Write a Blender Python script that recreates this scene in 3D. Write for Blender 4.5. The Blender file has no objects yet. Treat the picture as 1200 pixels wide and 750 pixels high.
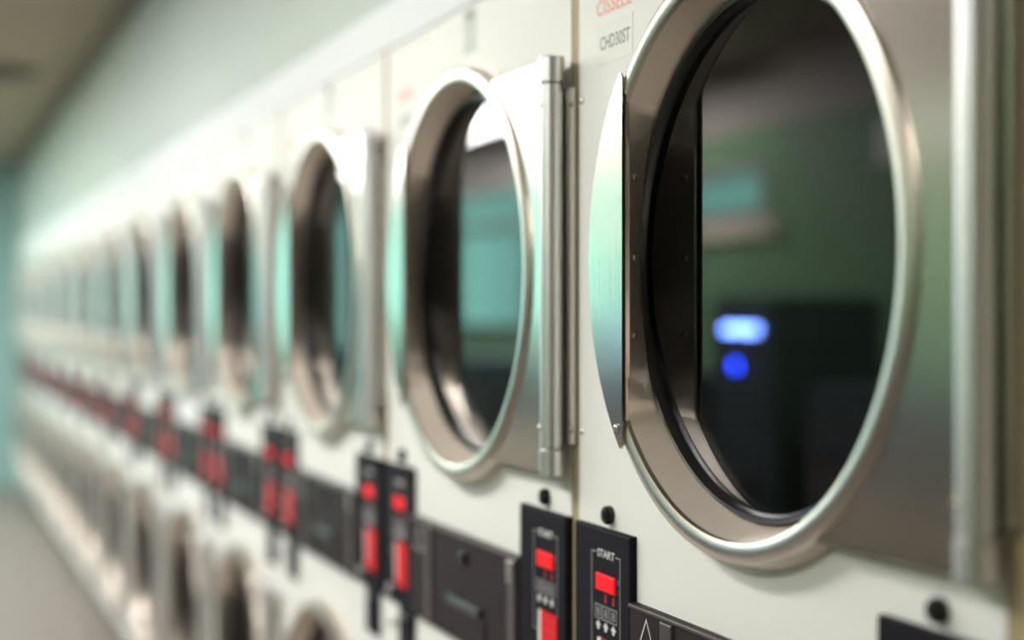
import bpy, math, random
from mathutils import Vector, Matrix
random.seed(7)
PI = math.pi
scene = bpy.context.scene
col = scene.collection

# ------------------------------------------------------------------ camera
FPX = 1765.0                                   # focal length in pixels of the 1200 px wide frame
YAW = math.atan(703 / FPX)                     # optical axis turned from the row direction (+Y) to the dryers (+X)
EYE = 1.36
cam_d = bpy.data.cameras.new('camera')
cam = bpy.data.objects.new('camera', cam_d); col.objects.link(cam)
cam.location = (0, 0, EYE)
cam.rotation_euler = (PI / 2, 0, -YAW)
cam_d.sensor_width = 36.0
cam_d.lens = FPX * 36.0 / 1200.0
cam_d.shift_y = -8.0 / 1200.0
cam_d.clip_start = 0.05
cam_d.dof.use_dof = True
cam_d.dof.focus_distance = 1.62
cam_d.dof.aperture_fstop = 1.4
scene.camera = cam

# ------------------------------------------------------------------ world / exposure
w = bpy.data.worlds.new('world'); scene.world = w; w.use_nodes = True
bg = w.node_tree.nodes['Background']
bg.inputs[0].default_value = (0.40, 0.88, 0.78, 1)
bg.inputs[1].default_value = 2.9
vs = scene.view_settings
vs.view_transform = 'Standard'; vs.look = 'None'; vs.gamma = 1.0; vs.use_curve_mapping = False
vs.exposure = 0.1
LAMP = 35.0                                    # radiance of the fluorescent diffusers
scene.cycles.max_bounces = 10
scene.cycles.transparent_max_bounces = 12

# ------------------------------------------------------------------ materials
def mat(name, colr, rough=0.5, metal=0.0, noise=None, bump=None, coat=0.0, emit=None, spec=0.5, stretch=(1, 1, 1)):
    m = bpy.data.materials.new(name); m.use_nodes = True
    nt = m.node_tree; b = nt.nodes['Principled BSDF']
    b.inputs['Base Color'].default_value = (*colr, 1)
    b.inputs['Roughness'].default_value = rough
    b.inputs['Metallic'].default_value = metal
    b.inputs['Coat Weight'].default_value = coat
    b.inputs['Specular IOR Level'].default_value = spec
    if emit:
        b.inputs['Emission Color'].default_value = (*emit[0], 1)
        b.inputs['Emission Strength'].default_value = emit[1]
    if noise or bump:
        tc = nt.nodes.new('ShaderNodeTexCoord'); mp = nt.nodes.new('ShaderNodeMapping')
        mp.inputs['Scale'].default_value = stretch
        nt.links.new(tc.outputs['Object'], mp.inputs['Vector'])
    if noise:
        sc, amt = noise
        n = nt.nodes.new('ShaderNodeTexNoise'); n.inputs['Scale'].default_value = sc; n.inputs['Detail'].default_value = 4
        nt.links.new(mp.outputs[0], n.inputs['Vector'])
        r = nt.nodes.new('ShaderNodeMix'); r.data_type = 'RGBA'
        r.inputs[6].default_value = (*[c * (1 - amt) for c in colr], 1)
        r.inputs[7].default_value = (*[min(1, c * (1 + amt)) for c in colr], 1)
        nt.links.new(n.outputs['Fac'], r.inputs[0]); nt.links.new(r.outputs[2], b.inputs['Base Color'])
    if bump:
        sc, st = bump
        n = nt.nodes.new('ShaderNodeTexNoise'); n.inputs['Scale'].default_value = sc; n.inputs['Detail'].default_value = 3
        nt.links.new(mp.outputs[0], n.inputs['Vector'])
        bp = nt.nodes.new('ShaderNodeBump'); bp.inputs['Strength'].default_value = st; bp.inputs['Distance'].default_value = 0.001
        nt.links.new(n.outputs['Fac'], bp.inputs['Height']); nt.links.new(bp.outputs[0], b.inputs['Normal'])
    return m

def glass_mat(name, tint, ior=1.5, rough=0.0):
    """thin sheet of glass: Fresnel reflection over a tinted clear body"""
    m = bpy.data.materials.new(name); m.use_nodes = True
    nt = m.node_tree; nt.nodes.clear()
    o = nt.nodes.new('ShaderNodeOutputMaterial'); mx = nt.nodes.new('ShaderNodeMixShader')
    fr = nt.nodes.new('ShaderNodeFresnel'); ge = nt.nodes.new('ShaderNodeNewGeometry')
    mr = nt.nodes.new('ShaderNodeMapRange'); mr.inputs['To Min'].default_value = ior; mr.inputs['To Max'].default_value = 1 / ior
    nt.links.new(ge.outputs['Backfacing'], mr.inputs['Value']); nt.links.new(mr.outputs[0], fr.inputs['IOR'])   # same reflection on both faces of the sheet
    tr = nt.nodes.new('ShaderNodeBsdfTransparent'); tr.inputs[0].default_value = (*tint, 1)
    gl = nt.nodes.new('ShaderNodeBsdfGlossy'); gl.inputs['Roughness'].default_value = rough
    nt.links.new(fr.outputs[0], mx.inputs[0]); nt.links.new(tr.outputs[0], mx.inputs[1]); nt.links.new(gl.outputs[0], mx.inputs[2])
    nt.links.new(mx.outputs[0], o.inputs[0])
    return m

def perforated_mat():
    m = mat('perforated_steel', (0.10, 0.09, 0.09), 0.45, 0.9)
    nt = m.node_tree; b = nt.nodes['Principled BSDF']
    tc = nt.nodes.new('ShaderNodeTexCoord'); v = nt.nodes.new('ShaderNodeTexVoronoi')
    v.inputs['Scale'].default_value = 85; v.inputs['Randomness'].default_value = 0.0
    nt.links.new(tc.outputs['Object'], v.inputs['Vector'])
    lt = nt.nodes.new('ShaderNodeMath'); lt.operation = 'GREATER_THAN'; lt.inputs[1].default_value = 0.3
    nt.links.new(v.outputs['Distance'], lt.inputs[0])
    mx = nt.nodes.new('ShaderNodeMix'); mx.data_type = 'RGBA'
    mx.inputs[6].default_value = (0.01, 0.01, 0.01, 1); mx.inputs[7].default_value = (0.10, 0.09, 0.09, 1)
    nt.links.new(lt.outputs[0], mx.inputs[0]); nt.links.new(mx.outputs[2], b.inputs['Base Color'])
    return m

M = dict(
    cream=mat('cream_enamel', (0.775, 0.77, 0.725), 0.55, noise=(3, 0.02), bump=(260, 0.05), spec=0.15),
    white=mat('white_fascia', (0.74, 0.76, 0.75), 0.6, spec=0.15),
    side=mat('cabinet_side', (0.55, 0.50, 0.40), 0.5),
    tan=mat('tan_trim', (0.40, 0.31, 0.18), 0.6, noise=(20, 0.06), spec=0.2),
    steel=mat('polished_steel', (0.66, 0.60, 0.53), 0.30, 1.0, bump=(180, 0.05)),
    satin=mat('satin_steel', (0.92, 0.80, 0.69), 0.38, 0.65, bump=(220, 0.06)),
    brushed=mat('brushed_steel', (0.60, 0.555, 0.50), 0.17, 1.0, noise=(6, 0.05), bump=(300, 0.08), stretch=(1, 1, 0.04)),
    rod=mat('hinge_steel', (0.76, 0.75, 0.75), 0.42, 1.0),
    screw=mat('screw_steel', (0.75, 0.72, 0.66), 0.25, 1.0),
    rubber=mat('black_rubber', (0.012, 0.010, 0.011), 0.28, spec=0.6),
    black=mat('black_panel', (0.012, 0.010, 0.015), 0.65, bump=(400, 0.05), spec=0.08),
    brownblack=mat('coin_plate', (0.024, 0.015, 0.017), 0.55, noise=(8, 0.1), spec=0.15),
    strip=mat('grey_strip', (0.10, 0.082, 0.08), 0.35, 0.5),
    knob=mat('black_plug', (0.010, 0.009, 0.009), 0.2),
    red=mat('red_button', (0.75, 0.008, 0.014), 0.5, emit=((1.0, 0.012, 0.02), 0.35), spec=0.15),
    redcard=mat('red_card', (0.75, 0.012, 0.022), 0.6, noise=(30, 0.1), spec=0.15),
    redink=mat('red_ink', (0.55, 0.02, 0.02), 0.5),
    ltred=mat('faded_red_ink', (0.78, 0.33, 0.25), 0.5),
    print=mat('white_print', (0.75, 0.74, 0.72), 0.5),
    grey=mat('grey_print', (0.36, 0.34, 0.35), 0.5),
    faint=mat('faint_print', (0.09, 0.085, 0.1), 0.5),
    lab=mat('pale_label', (0.72, 0.72, 0.66), 0.55),
    ink=mat('label_ink', (0.20, 0.22, 0.19), 0.5),
    sticker=mat('grey_green_sticker', (0.42, 0.46, 0.40), 0.5),
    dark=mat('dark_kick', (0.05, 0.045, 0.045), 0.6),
    glass=glass_mat('door_glass', (0.32, 0.31, 0.32), 1.85),
    pane=glass_mat('window_pane', (0.93, 0.97, 0.96), 1.45),
    drum=perforated_mat(),
    silver=mat('coin_silver', (0.55, 0.5, 0.48), 0.35, 1.0),
    floor=mat('floor_concrete', (0.215, 0.186, 0.165), 0.5, noise=(5, 0.18), bump=(60, 0.1)),
    ceil=mat('ceiling_board', (0.40, 0.335, 0.245), 0.8, noise=(30, 0.05)),
    bulk=mat('bulkhead_paint', (0.44, 0.51, 0.45), 0.6, noise=(4, 0.03)),
    teal=mat('teal_wall_paint', (0.26, 0.42, 0.41), 0.6, noise=(3, 0.05)),
    upper=mat('taupe_wall_paint', (0.36, 0.31, 0.28), 0.6, noise=(3, 0.05)),
    cove=mat('cove_brown', (0.17, 0.14, 0.10), 0.6),
    greenwall=mat('green_wall_paint', (0.13, 0.25, 0.13), 0.6, noise=(3, 0.06)),
    brownwall=mat('brown_panelling', (0.20, 0.12, 0.07), 0.5, noise=(5, 0.2), stretch=(8, 8, 0.5)),
    frame=mat('window_frame', (0.30, 0.33, 0.32), 0.4, 0.6),
    washer=mat('washer_enamel', (0.10, 0.09, 0.085), 0.35),
    washer_top=mat('washer_console', (0.06, 0.08, 0.10), 0.35),
    pave=mat('outside_pavement', (0.16, 0.20, 0.18), 0.8, noise=(3, 0.2)),
    machine=mat('changer_enamel', (0.06, 0.10, 0.08), 0.4),
    blue=mat('blue_lit_panel', (0.05, 0.1, 0.6), 0.4, emit=((0.16, 0.30, 1.0), 60.0)),
    blue2=mat('blue_lit_button', (0.01, 0.03, 0.6), 0.4, emit=((0.015, 0.06, 1.0), 60.0)),
    tube=mat('fluorescent_diffuser', (0.9, 0.9, 0.9), 0.5, emit=((1.0, 0.985, 0.955), LAMP)),
    vent=mat('dark_vent', (0.05, 0.04, 0.035), 0.6),
)

# ------------------------------------------------------------------ mesh helpers
def mesh(name, v, f, m, smooth=None):
    me = bpy.data.meshes.new(name); me.from_pydata([tuple(p) for p in v], [], f)
    me.validate(); me.update()
    me.materials.append(M[m])
    if smooth is not None:
        for p in me.polygons: p.use_smooth = True
        me.set_sharp_from_angle(angle=math.radians(smooth))
    return me

def obj(name, me, parent=None, loc=(0, 0, 0)):
    o = bpy.data.objects.new(name, me); col.objects.link(o); o.location = loc
    if parent: o.parent = parent
    return o

def tag(o, label=None, cat=None, group=None, kind=None):
    if label: o['label'] = label
    if cat: o['category'] = cat
    if group: o['group'] = group
    if kind: o['kind'] = kind
    return o

def boxvf(x0, x1, y0, y1, z0, z1):
    v = [(x, y, z) for x in (x0, x1) for y in (y0, y1) for z in (z0, z1)]
    f = [(0, 1, 3, 2), (4, 6, 7, 5), (0, 4, 5, 1), (2, 3, 7, 6), (0, 2, 6, 4), (1, 5, 7, 3)]
    return v, f

def bevbox(x0, x1, y0, y1, z0, z1, b=0.003):
    """box whose -X (front) edges are chamfered"""
    x0, x1 = min(x0, x1), max(x0, x1); y0, y1 = min(y0, y1), max(y0, y1)
    loops = [(x1, 0), (x0 + b, 0), (x0 + b * .3, b * .3), (x0, b)]
    v = []
    for x, i in loops:
        v += [(x, y0 + i, z0 + i), (x, y1 - i, z0 + i), (x, y1 - i, z1 - i), (x, y0 + i, z1 - i)]
    f = [(3, 2, 1, 0)]
    for k in range(3):
        for j in range(4):
            a, c = k * 4 + j, k * 4 + (j + 1) % 4
            f.append((a, c, c + 4, a + 4))
    f.append((12, 13, 14, 15))
    return v, f

def join(*parts):
    V, F = [], []
    for v, f in parts:
        n = len(V); V += list(v); F += [tuple(i + n for i in q) for q in f]
    return V, F

def loops_to_mesh(loops, closed=False, caps=(False, False)):
    n = len(loops[0]); V = [p for l in loops for p in l]; F = []
    K = len(loops)
    for k in range(K if closed else K - 1):
        a, b = k * n, ((k + 1) % K) * n
        for j in range(n):
            F.append((a + j, a + (j + 1) % n, b + (j + 1) % n, b + j))
    if caps[0]: F.append(tuple(reversed(range(n))))
    if caps[1]: F.append(tuple(range((K - 1) * n, K * n)))
    return V, F

def lathe_x(prof, n=48, closed=False, caps=(False, False), c=(0, 0)):
    """prof: (radius, d) with d pointing out of the dryer front (-X)"""
    loops = [[(-d, c[0] + r * math.cos(2 * PI * j / n), c[1] + r * math.sin(2 * PI * j / n)) for j in range(n)] for r, d in prof]
    return loops_to_mesh(loops, closed, caps)

def cyl_z(x, y, r, z0, z1, n=20, bev=0.0):
    pr = [(r - bev, z0), (r, z0 + bev), (r, z1 - bev), (r - bev, z1)] if bev else [(r, z0), (r, z1)]
    return loops_to_mesh([[(x + q * math.cos(2 * PI * j / n), y + q * math.sin(2 * PI * j / n), z) for j in range(n)] for q, z in pr], caps=(True, True))

def prism(poly, d0, d1):
    """poly of (y, z) extruded from d0 to d1 (outwards)"""
    n = len(poly)
    return loops_to_mesh([[(-d0, y, z) for y, z in poly], [(-d1, y, z) for y, z in poly]], caps=(True, True))

def text_vf(body, h, width=None, bold=0.0, ext=0.0003):
    cu = bpy.data.curves.new('t', 'FONT'); cu.body = body; cu.size = 1.0; cu.extrude = 0.0; cu.offset = bold
    cu.align_x = 'CENTER'; cu.resolution_u = 3
    o = bpy.data.objects.new('t', cu); col.objects.link(o)
    bpy.context.view_layer.update()
    me = bpy.data.meshes.new_from_object(o.evaluated_get(bpy.context.evaluated_depsgraph_get()))
    xs = [p.co.x for p in me.vertices]; ys = [p.co.y for p in me.vertices]
    hh = max(ys) - min(ys); ww = max(xs) - min(xs); cx = (max(xs) + min(xs)) / 2; y0 = min(ys)
    sy = h / hh; sx = (width / ww) if width else sy
    V = [(-ext, -(p.co.x - cx) * sx, (p.co.y - y0) * sy) for p in me.vertices]
    F = [tuple(p.vertices) for p in me.polygons]
    bpy.data.objects.remove(o); bpy.data.curves.remove(cu); bpy.data.meshes.remove(me)
    return V, F

def shift(vf, dx=0, dy=0, dz=0):
    v, f = vf
    return [(a + dx, b + dy, c + dz) for a, b, c in v], f

def line_rect(y0, y1, z0, z1, t, d, open_top=None):
    """thin printed frame; open_top=(ya, yb) leaves a gap in its top edge for a word"""
    P = [boxvf(-d, 0, y0, y0 + t, z0, z1), boxvf(-d, 0, y1 - t, y1, z0, z1), boxvf(-d, 0, y0, y1, z0, z0 + t)]
    if open_top:
        P += [boxvf(-d, 0, y0, open_top[0], z1 - t, z1), boxvf(-d, 0, open_top[1], y1, z1 - t, z1)]
    else:
        P.append(boxvf(-d, 0, y0, y1, z1 - t, z1))
    return join(*P)

def copy_tree(o, parent=None, skip=()):
    c = o.copy(); col.objects.link(c); c.parent = parent
    for ch in o.children:
        if ch.name.split('.')[0] not in skip: copy_tree(ch, c, skip)
    return c

# ------------------------------------------------------------------ layout numbers (metres)
DF = 0.761           # dryer fronts stand this far to the right of the camera
Y0 = 0.899           # near seam of the nearest dryer
PITCH = 0.80
ND = 14
YE = Y0 + PITCH * ND
TOP = 1.812          # top of the dryer fronts
FASC = 1.893
CEIL = 2.52
WL = -2.0            # opposite wall
YN = -2.6            # wall behind the camera
YF = YE + 0.25       # far wall

def struct(name, vf, m, smooth=None):
    return tag(obj(name, mesh(name, *vf, m, smooth)), kind='structure')

# ------------------------------------------------------------------ the room
struct('floor', boxvf(WL - .1, DF + 1.0, YN - .1, YF + .1, -0.1, 0.0), 'floor')
struct('ceiling', boxvf(WL - .1, DF + 1.0, YN - .1, YF + .1, CEIL, CEIL + .1), 'ceil')
struct('wall_right', boxvf(DF + .005, DF + .12, Y0 - .012, YF, FASC, CEIL), 'bulk')
struct('wall_right_near', boxvf(DF, DF + .12, YN, Y0 - .012, 0, CEIL), 'side')
struct('wall_right_end', boxvf(DF, DF + .12, YE + .012, YF, 0, FASC), 'bulk')
struct('wall_back', boxvf(WL, DF + 1.0, YN - .1, YN, 0, CEIL), 'brownwall')
struct('trim_1', bevbox(DF - .004, DF + .11, Y0 - .012, YE + .012, TOP, FASC, .003), 'white')
struct('trim_2', boxvf(DF - .05, DF + .005, Y0 - .012, YF, CEIL - .055, CEIL), 'cove')

# opposite wall: green, with a band of windows from WY0 on; far wall: glazed shop front
WIN = [(5.85, 7.0, 1.80, 2.04), (7.2, 8.7, 1.25, 2.20), (8.7, 10.2, 1.25, 2.20), (10.2, 11.7, 1.25, 2.20)]
UP = 2.20
segs = [boxvf(WL - .1, WL, YN, WIN[0][0], 0, UP), boxvf(WL - .1, WL, WIN[0][1], WIN[1][0], 0, UP), boxvf(WL - .1, WL, WIN[-1][1], YF, 0, UP)]
struct('wall_left_upper', boxvf(WL - .1, WL, YN, YF, UP, CEIL), 'upper')
for a, b, z0, z1 in WIN: segs += [boxvf(WL - .1, WL, a, b, 0, z0)] + ([boxvf(WL - .1, WL, a, b, z1, UP)] if z1 < UP else [])
struct('wall_left', join(*segs), 'greenwall')
for k, (a, b, z0, z1) in enumerate(WIN):
    bars = [boxvf(WL - .08, WL + .01, a, a + .04, z0, z1), boxvf(WL - .08, WL + .01, b - .04, b, z0, z1),
            boxvf(WL - .08, WL + .01, a + .04, b - .04, z0, z0 + .04), boxvf(WL - .08, WL + .01, a + .04, b - .04, z1 - .04, z1)]
    cells = [(z0 + .04, z1 - .04)]
    if k:
        bars.append(boxvf(WL - .08, WL + .01, a + .04, b - .04, 1.90, 1.95)); cells = [(z0 + .04, 1.90), (1.95, z1 - .04)]
    fr = struct('window_%d' % (k + 1), join(*bars), 'frame')
    for c0, c1 in cells:
        obj('pane', mesh('pane', *boxvf(WL - .05, WL - .044, a + .04, b - .04, c0, c1), 'pane'), fr)
NW = len(WIN)
struct('trim_18', bevbox(WL - .001, WL + .03, 5.75, 7.05, 1.70, 1.795, .003), 'side')
FX0, FX1, FZ0, FZ1 = WL + .15, .30, .25, 2.25
struct('wall_far', join(boxvf(WL - .1, FX0, YF, YF + .1, 0, CEIL), boxvf(FX1, DF + 1.0, YF, YF + .1, 0, CEIL),
                        boxvf(FX0, FX1, YF, YF + .1, 0, FZ0), boxvf(FX0, FX1, YF, YF + .1, FZ1, CEIL)), 'teal')
fw = (FX1 - FX0) / 2
for k in range(2):
    a, b = FX0 + k * fw, FX0 + (k + 1) * fw
    fr = struct('window_%d' % (NW + 1 + k), join(boxvf(a, a + .06, YF - .01, YF + .08, FZ0, FZ1), boxvf(b - .06, b, YF - .01, YF + .08, FZ0, FZ1),
                boxvf(a + .06, b - .06, YF - .01, YF + .08, FZ0, FZ0 + .06), boxvf(a + .06, b - .06, YF - .01, YF + .08, FZ1 - .06, FZ1),
                boxvf(a + .06, b - .06, YF - .01, YF + .08, 1.0, 1.06)), 'frame')
    obj('pane', mesh('pane', *boxvf(a + .06, b - .06, YF + .03, YF + .036, FZ0 + .06, 1.0), 'pane'), fr)
    obj('pane', mesh('pane', *boxvf(a + .06, b - .06, YF + .03, YF + .036, 1.06, FZ1 - .06), 'pane'), fr)
struct('trim_0', bevbox(WL, WL + .02, 3.4, 5.0, 1.95, 2.12, .003), 'white')
struct('ground', join(boxvf(-30, WL - .1, YN, 40, -.12, -.02), boxvf(WL - .1, 12, YF + .1, 40, -.12, -.02)), 'pave')

# ------------------------------------------------------------------ dryer
R_OUT, R_IN, R_BACK, CH = 0.301, 0.279, 0.2645, 0.216      # door ring: rim, opening, opening at the glass, flat grip edge
DYC, DZU, DZL = 0.388, 1.418, 0.492                        # door centres
FA, FB = 0.0115, 0.7885                                    # sheet-metal front between the seams

def panel_with_hole(y0, y1, z0, z1, cy, cz, r, d0=0.0, thick=0.02, n=64):
    ang = [2 * PI * j / n for j in range(n)]
    corners = [math.atan2(z - cz, y - cy) % (2 * PI) for y in (y0, y1) for z in (z0, z1)]
    ang = sorted(set([round(a, 6) for a in ang + corners]))
    def edge(a):
        c, s = math.cos(a), math.sin(a); t = 1e9
        if c > 1e-9: t = min(t, (y1 - cy) / c)
        if c < -1e-9: t = min(t, (y0 - cy) / c)
        if s > 1e-9: t = min(t, (z1 - cz) / s)
        if s < -1e-9: t = min(t, (z0 - cz) / s)
        return cy + t * c, cz + t * s
    out = [edge(a) for a in ang]; inn = [(cy + r * math.cos(a), cz + r * math.sin(a)) for a in ang]
    L = [[(thick, y, z) for y, z in out], [(-d0, y, z) for y, z in out], [(-d0, y, z) for y, z in inn], [(thick, y, z) for y, z in inn]]
    return loops_to_mesh(L)

dome = mesh('screw', *lathe_x([(.0042, 0), (.0042, .0008), (.0034, .0022), (.0018, .0032), (.0005, .0034)], 12, caps=(True, True)), 'screw', 40)
bolt_me = mesh('bolt', *lathe_x([(.012, 0), (.012, .006), (.0095, .010), (.004, .012)], 16, caps=(True, True)), 'white', 40)

def make_door(root, zc):
    n = 144
    c0 = math.acos(CH / R_IN)
    ang = sorted([2 * PI * j / n for j in range(n)] + [c0, 2 * PI - c0])
    def loop(fn, d):
        return [(-d, fn(a) * math.cos(a), fn(a) * math.sin(a)) for a in ang]
    def rf(a, r=R_IN, k=0.0):
        c = math.cos(a)
        return min(r, (CH + k) / c) if c > 0.2 else r
    L = [loop(lambda a: R_BACK + .004, -.026), loop(lambda a: R_BACK, -.018), loop(lambda a: rf(a), .022), loop(lambda a: rf(a, R_IN + .0015, .001), .0265),
         loop(lambda a: rf(a, R_IN + .006, .004), .0285), loop(lambda a: R_OUT - .006, .0285), loop(lambda a: R_OUT - .0015, .0265),
         loop(lambda a: R_OUT, .022), loop(lambda a: R_OUT, .006), loop(lambda a: R_OUT + .004, .005), loop(lambda a: R_OUT + .004, .002), loop(lambda a: .272, .002), loop(lambda a: .272, -.026)]
    me = mesh('door', *loops_to_mesh(L, closed=True), 'steel', 28); me.materials.append(M['satin'])
    for p in list(me.polygons)[:2 * len(ang)]: p.material_index = 1            # inner wall is satin finished
    door = obj('door', me, root, (0, DYC, zc))
    # flat grip plate closing the far side of the rim
    Rh = R_OUT + .003; a0 = math.acos((CH - .001) / Rh) - .035
    poly = [(Rh * math.cos(-a0 + 2 * a0 * j / 28), Rh * math.sin(-a0 + 2 * a0 * j / 28)) for j in range(29)]
    zt = poly[-1][1]
    poly += [(CH + .003, zt + .001), (CH - .001, zt - .006), (CH - .001, -zt + .006), (CH + .003, -zt - .001)]
    grip = obj('grip_plate', mesh('grip_plate', *prism(poly, .0287, .0320), 'brushed', 30), door)
    grip['label'] = 'flat brushed steel pull plate on the rim'
    obj('screw', dome, door, (-.0320, CH + .012, -zt + .022))
    # screws on the inner flat wall
    for zz in (.094, .004, -.082):
        s = obj('screw', dome, door, (-.013, CH + .0065, zz)); s.rotation_euler = (0, 0, math.radians(124))
    obj('gasket', mesh('gasket', *lathe_x([(R_BACK + .001, -.026), (R_BACK + .001, -.014), (R_BACK - .003, -.007), (R_BACK - .007, -.0075), (R_BACK - .0095, -.0130), (R_BACK - .0100, -.026)], 96, closed=True), 'rubber', 50), door)
    obj('glass', mesh('glass', *lathe_x([(R_BACK - .0105, -.0235), (R_BACK - .0105, -.0185)], 96, caps=(True, True)), 'glass'), door)
    # hinge plate between rim and hinge
    hz = .259; rr = R_OUT - .012
    arc = [(-rr * math.cos(t), rr * math.sin(t)) for t in [math.asin(hz / rr) * (1 - 2 * j / 30) for j in range(31)]]
    ye = -DYC + .034
    obj('hinge_plate', mesh('hinge_plate', *prism([(ye, hz), *arc, (ye, -hz)][::-1], .0180, .0225), 'brushed', 30), door)
    obj('hinge_fold', mesh('hinge_fold', *bevbox(-.027, -.0180, ye - .006, ye + .002, -hz, hz, .003), 'brushed'), door)
    hy, hd = -DYC + .014, -.026
    obj('hinge_rod', mesh('hinge_rod', *cyl_z(hd, hy, .0145, -hz + .034, hz - .034, 24, .001), 'rod', 40), door)
    kn = mesh('hinge_knuckle', *cyl_z(hd, hy, .0160, -.0165, .0165, 24, .0015), 'rod', 40)
    obj('hinge_knuckle', kn, door, (0, 0, hz - .0165)); obj('hinge_knuckle', kn, door, (0, 0, -hz + .0165))
    obj('hinge_leaf', mesh('hinge_leaf', *bevbox(-.012, -.0015, hy - .020, hy + .012, -hz + .040, hz - .040, .002), 'brushed'), door)
    for zz in (hz - .060, -hz + .060):
        obj('screw', dome, door, (hd - .0135, hy + .004, zz))
    return door

T_START = text_vf('START', .0095, .046, .012)
T_888 = text_vf('8', .0105, .009, .0)
T_MODEL = text_vf('CHD30ST', .0165, .080, .015)
T_BRAND = text_vf('CISSELL', .0190, .094, .02)

def make_controls(root, yc, leg):
    PD = .009
    cp = obj('control_panel', mesh('control_panel', *bevbox(-PD, .004, -.0765, .0765, .874, 1.107, .003), 'black'), root, (0, yc, 0))
    cp['label'] = 'tall black control panel with red start button'
    o = -.014; x = -PD
    def put(name, vf, m, dz=0, dy=0, d=0, smooth=None):
        return obj(name, mesh(name, *shift(vf, x - d, o + dy, dz), m, smooth), cp)
    put('start_lettering', T_START, 'print', 1.0735)
    put('printed_frame', line_rect(-.038, .040, .952, 1.079, .0012, .0003, (-.0255, .0255)), 'grey')
    put('start_button', bevbox(-.0025, 0, -.0255, .0255, 1.0345, 1.0545, .0018), 'red')
    tri = join(boxvf(-.0003, 0, -.036, -.029, 1.0475, 1.0485), boxvf(-.0003, 0, -.035, -.030, 1.0405, 1.0412), boxvf(-.0003, 0, -.036, -.029, 1.037, 1.0376),
               prism([(-.036, 1.0500), (-.029, 1.0500), (-.0325, 1.0550)], 0, .0003))
    put('printed_symbol', tri, 'faint')
    ind = mesh('indicator_mark', *join(prism([(-.0022, 1.0215), (.0022, 1.0215), (.0010, 1.0315), (-.0010, 1.0315)], 0, .0004)), 'redink')
    for yy in (.001, -.020): obj('indicator_mark', ind, cp, (x, o + yy, 0))
    dg = mesh('digit_box', *join(line_rect(-.0092, .0092, 1.0005, 1.0175, .0011, .0005), shift(T_888, 0, 0, 1.0037)), 'grey')
    aw = mesh('arrow', *prism([(-.0028, .9880), (.0028, .9880), (.0028, .9925), (.0072, .9925), (0, .9985), (-.0072, .9925), (-.0028, .9925)], 0, .0004), 'print')
    for yy in (.021, .0005, -.020):
        obj('digit_box', dg, cp, (x, o + yy, 0)); obj('arrow', aw, cp, (x, o + yy, 0))
    card = put('instruction_card', boxvf(-.0015, 0, -.038, .012, .908, .979), 'redcard')
    put('card_edge', boxvf(-.0022, 0, .012, .020, .914, .979), 'print')
    for k in range(4):
        put('card_line', boxvf(-.0018, 0, -.036, .010, .968 - k * .013, .9705 - k * .013), 'redink')
    put('coin_slot', bevbox(-.010, 0, .016, .046, .893, .905, .003), 'silver')
    obj('coin_return', mesh('coin_return', *bevbox(-PD + .001, .004, leg - .036, leg + .036, .794, .8735, .003), 'black'), cp)
    obj('coin_lip', mesh('coin_lip', *bevbox(-PD - .004, -PD + .001, leg - .022, leg + .022, .858, .864, .002), 'strip'), cp)
    return cp

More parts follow.
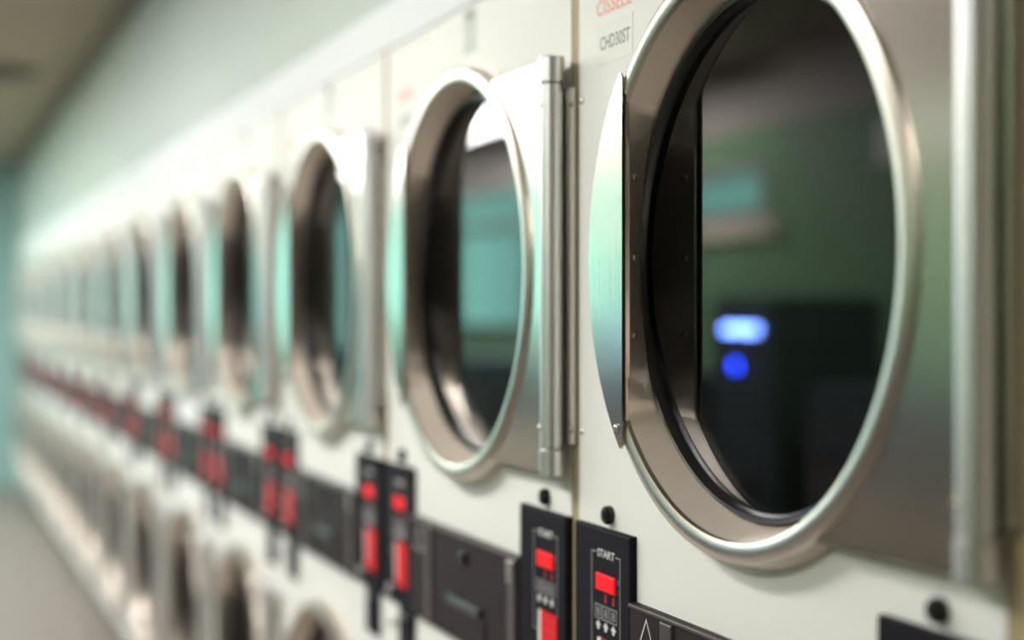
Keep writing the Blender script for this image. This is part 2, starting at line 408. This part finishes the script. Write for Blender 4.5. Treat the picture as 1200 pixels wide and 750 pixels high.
def make_dryer():
    root = bpy.data.objects.new('tumble_dryer', None); col.objects.link(root)
    root.empty_display_size = .1
    # carcass behind the fronts
    bz0 = .13
    body = join(boxvf(.02, .72, FA + .002, FA + .006, bz0, TOP), boxvf(.02, .72, FB - .006, FB - .002, bz0, TOP),
                boxvf(.716, .72, FA + .006, FB - .006, bz0, TOP), boxvf(.02, .716, FA + .006, FB - .006, TOP - .004, TOP), boxvf(.02, .716, FA + .006, FB - .006, bz0, bz0 + .004))
    obj('body', mesh('body', *body, 'side'), root)
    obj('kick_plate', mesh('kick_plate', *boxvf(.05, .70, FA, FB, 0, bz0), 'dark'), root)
    up = obj('front_panel', mesh('front_panel', *panel_with_hole(FA, FB, .954, TOP, DYC, DZU, .282), 'cream', 30), root)
    lo = obj('front_panel', mesh('front_panel', *panel_with_hole(FA, FB, bz0, .9535, DYC, DZL, .282), 'cream', 30), root)
    for zc in (DZU, DZL):
        dr = lathe_x([(.281, -.004), (.281, -.05), (.300, -.055), (.300, -.62), (.05, -.66)], 64, caps=(False, True))
        obj('drum', mesh('drum', *dr, 'drum', 40), root, (0, DYC, zc))
        make_door(root, zc)
    # coin plate across the middle
    cb = obj('coin_plate', mesh('coin_plate', *bevbox(-.010, .0, .1635, .6290, .874, 1.034, .002), 'brownblack'), root)
    obj('top_lip', mesh('top_lip', *bevbox(-.0125, -.010, .1640, .6285, 1.0295, 1.0335, .001), 'strip'), cb)
    st = mesh('slot_strip', *bevbox(-.0130, -.010, -.014, .014, .880, 1.028, .002), 'strip')
    obj('slot_strip', st, cb, (0, .537, 0)); obj('slot_strip', st, cb, (0, .186, 0))
    obj('strip_cap', mesh('strip_cap', *bevbox(-.0150, -.0130, .174, .198, .996, 1.026, .001), 'silver'), cb)
    obj('vault_lock', mesh('vault_lock', *lathe_x([(.011, .010), (.011, .014), (.009, .0155), (.0035, .0155), (.0035, .013)], 20, caps=(True, True), c=(.375, 1.001)), 'knob', 40), cb)
    obj('coin_drawer', mesh('coin_drawer', *bevbox(-.0125, -.010, .285, .460, .890, .925, .002), 'brownblack'), cb)
    obj('drawer_pull', mesh('drawer_pull', *bevbox(-.0165, -.010, .300, .440, .926, .940, .003), 'knob'), cb)
    s, t = .046, .0016
    tri = [(.586 + s / 2, 1.024 - .87 * s), (.586, 1.024), (.586 - s / 2, 1.024 - .87 * s)]
    cx, cz = .586, 1.024 - .58 * s
    inn = [(cx + (y - cx) * .86, cz + (z - cz) * .86) for y, z in tri]
    V = [(-.0106, y, z) for y, z in tri + inn]; F = [(0, 1, 4, 3), (1, 2, 5, 4), (2, 0, 3, 5)]
    obj('warning_triangle', mesh('warning_triangle', V, F, 'print'), cb)
    make_controls(root, .7065, -.038); make_controls(root, .0865, -.022)
    plug = mesh('lock_plug', *lathe_x([(.0108, 0), (.0112, .003), (.0108, .007), (.009, .0095), (.005, .0105), (.001, .0108)], 20, caps=(True, True)), 'knob', 40)
    for yy in (.698, .088):
        obj('lock_plug', plug, root, (0, yy, 1.1235))
    obj('bolt', bolt_me, root, (0, .748, .842))
    # prints and stickers
    ml = obj('model_label', mesh('model_label', *boxvf(-.0006, .0, .640, .738, 1.655, 1.703), 'lab'), root)
    obj('model_lettering', mesh('model_lettering', *shift(T_MODEL, -.0006, .686, 1.671), 'ink'), ml)
    obj('brand_lettering', mesh('brand_lettering', *shift(T_BRAND, -.0001, .690, 1.7130), 'ltred'), root)
    sk = obj('number_sticker', mesh('number_sticker', *boxvf(-.0006, 0, .352, .404, 1.742, 1.808), 'sticker'), root)
    obj('sticker_mark', mesh('sticker_mark', *join(boxvf(-.0010, -.0006, .362, .396, 1.790, 1.803)), 'ink'), sk)
    for yy, zz in ((.7790, 1.6195), (.7790, 1.2150), (.7790, .700), (.7790, .300)):
        obj('screw', dome, root, (0, yy, zz))
    return root

G = 'stacked tumble dryers in one row along the right wall'
LAB = ['stacked dryer nearest the camera, its big round glass door showing two blue lights',
       'second stacked dryer from the right, bright cyan window reflected in its glass door',
       'third stacked dryer from the right, blurred tall dark door beside a tan seam',
       'fourth stacked dryer from the right, first with its lower door in view at bottom']
ORD = ['fifth', 'sixth', 'seventh', 'eighth', 'ninth', 'tenth', 'eleventh', 'twelfth', 'thirteenth']
LAB += ['%s stacked dryer from the right, a strongly blurred cream cabinet in the row' % o for o in ORD]
LAB += ['last stacked dryer at the far left end of the row beside the teal far wall']
proto = make_dryer()
SKIP = {'screw', 'indicator_mark', 'digit_box', 'arrow', 'card_line', 'printed_symbol', 'printed_frame', 'start_lettering', 'model_lettering', 'sticker_mark',
        'coin_lip', 'top_lip', 'strip_cap', 'warning_triangle', 'hinge_fold', 'hinge_leaf'}
for n in range(ND):
    d = proto if n == 0 else copy_tree(proto, None, SKIP if n > 5 else ())
    d.location = (DF, Y0 + PITCH * n, 0)
    tag(d, LAB[n], 'dryer', G)

# tan filler strips in the seams, cream below the control panels
fil = mesh('seam_strip', *boxvf(.001, .03, -.0105, .0105, .884, TOP), 'tan')
low = mesh('seam_filler', *boxvf(.000, .03, -.0110, .0110, .13, .8835), 'cream')
for n in range(ND + 1):
    t = tag(obj('trim_%d' % (n + 3), fil, None, (DF, Y0 + PITCH * n, 0)), kind='structure')
    obj('seam_filler', low, t)

# ------------------------------------------------------------------ lamps on the ceiling
def lamp(x, y):
    r = bpy.data.objects.new('ceiling_light', None); col.objects.link(r); r.location = (x, y, CEIL)
    obj('housing', mesh('housing', *join(boxvf(-.17, .17, -.63, .63, -.015, 0), boxvf(-.17, -.155, -.63, .63, -.07, -.015), boxvf(.155, .17, -.63, .63, -.07, -.015)), 'white'), r)
    obj('diffuser', mesh('diffuser', *boxvf(-.153, .153, -.61, .61, -.066, -.020), 'tube'), r)
    return tag(r, 'white fluorescent ceiling light over the aisle, a pale glow in door steel; nearest one is added fill', 'ceiling light', 'fluorescent lights over the aisle')
for x, y in [(-1.5, .6), (-.6, 2.4), (-.6, 4.4)] + [(x, y) for x in (-.9, -1.5) for y in (6.6, 8.6, 10.6)]: lamp(x, y)  # first lamp, by the camera, is unseen, added to brighten the near seam

v = bpy.data.objects.new('ceiling_vent', None); col.objects.link(v); v.location = (.40, 7.57, CEIL)
tag(v, 'small dark round vent in the ceiling at the left edge', 'vent')
for k, (r, z) in enumerate(((.17, 0), (.125, -.012), (.075, -.024))):
    obj('vent_ring', mesh('vent_ring', *loops_to_mesh([[(q * math.cos(2 * PI * j / 32), q * math.sin(2 * PI * j / 32), zz) for j in range(32)] for q, zz in ((r, z), (r - .01, z - .012), (r - .05, z - .012), (r - .05, z))], caps=(True, True)), 'vent', 40), v)

# ------------------------------------------------------------------ machines opposite (they show in the door glass)
def make_washer():
    r = bpy.data.objects.new('washing_machine', None); col.objects.link(r)
    obj('body', mesh('body', *bevbox(-.36, .36, -.34, .34, 0.02, 1.0, .008), 'washer'), r)
    obj('plinth', mesh('plinth', *boxvf(-.33, .33, -.32, .32, 0, .02), 'dark'), r)
    obj('console', mesh('console', *boxvf(-.10, .365, -.33, .33, 1.0, 1.12), 'washer_top'), r)
    dr = obj('door', mesh('door', *[(q if i else [(-a, b, c) for a, b, c in q]) for i, q in enumerate(lathe_x([(.16, .362), (.17, .39), (.22, .39), (.23, .362)], 40, closed=True, c=(0, .56)))], 'steel', 40), r)
    obj('glass', mesh('glass', *[(q if i else [(-a, b, c) for a, b, c in q]) for i, q in enumerate(lathe_x([(.165, .363), (.15, .375), (.05, .38)], 40, caps=(True, True), c=(0, .56)))], 'rubber', 40), dr)
    obj('soap_drawer', mesh('soap_drawer', *boxvf(.36, .368, .08, .30, .88, .97), 'washer_top'), r)
    return tag(r, 'grey front-load washer opposite the dryers, a dim shape in the door glass', 'washing machine', 'washers opposite the dryers')
wp = make_washer()
ws = [y for y in (1.2, 1.9, 2.6, 3.3, 4.0, 5.6, 6.3, 7.0, 7.7, 8.4, 9.1, 9.8, 10.5)]
for k, y in enumerate(ws):
    o = wp if k == 0 else copy_tree(wp)
    o.location = (WL + .40, y, 0)

CX = -1.28                                                # front of the coin changer
cm = bpy.data.objects.new('coin_changer', None); col.objects.link(cm); cm.location = (CX, 4.83, 0)
tag(cm, 'dark coin changer with two blue lights, reflected in the nearest dryer door', 'coin changer')
obj('cabinet', mesh('cabinet', *join(boxvf(-.45, 0, -.22, .22, 0, 1.42)), 'machine'), cm)
obj('face_plate', mesh('face_plate', *boxvf(0, .008, -.20, .20, .55, 1.40), 'washer_top'), cm)
obj('lit_panel', mesh('lit_panel', *boxvf(.008, .016, -.12, .12, 1.285, 1.315), 'blue'), cm)
obj('lit_button', mesh('lit_button', *[(q if i else [(-a, b, c) for a, b, c in q]) for i, q in enumerate(lathe_x([(.018, .008), (.018, .015), (.012, .018)], 20, caps=(True, True), c=(.04, 1.165)))], 'blue2', 40), cm)
obj('coin_cup', mesh('coin_cup', *boxvf(.008, .04, -.10, .10, .70, .78), 'strip'), cm)
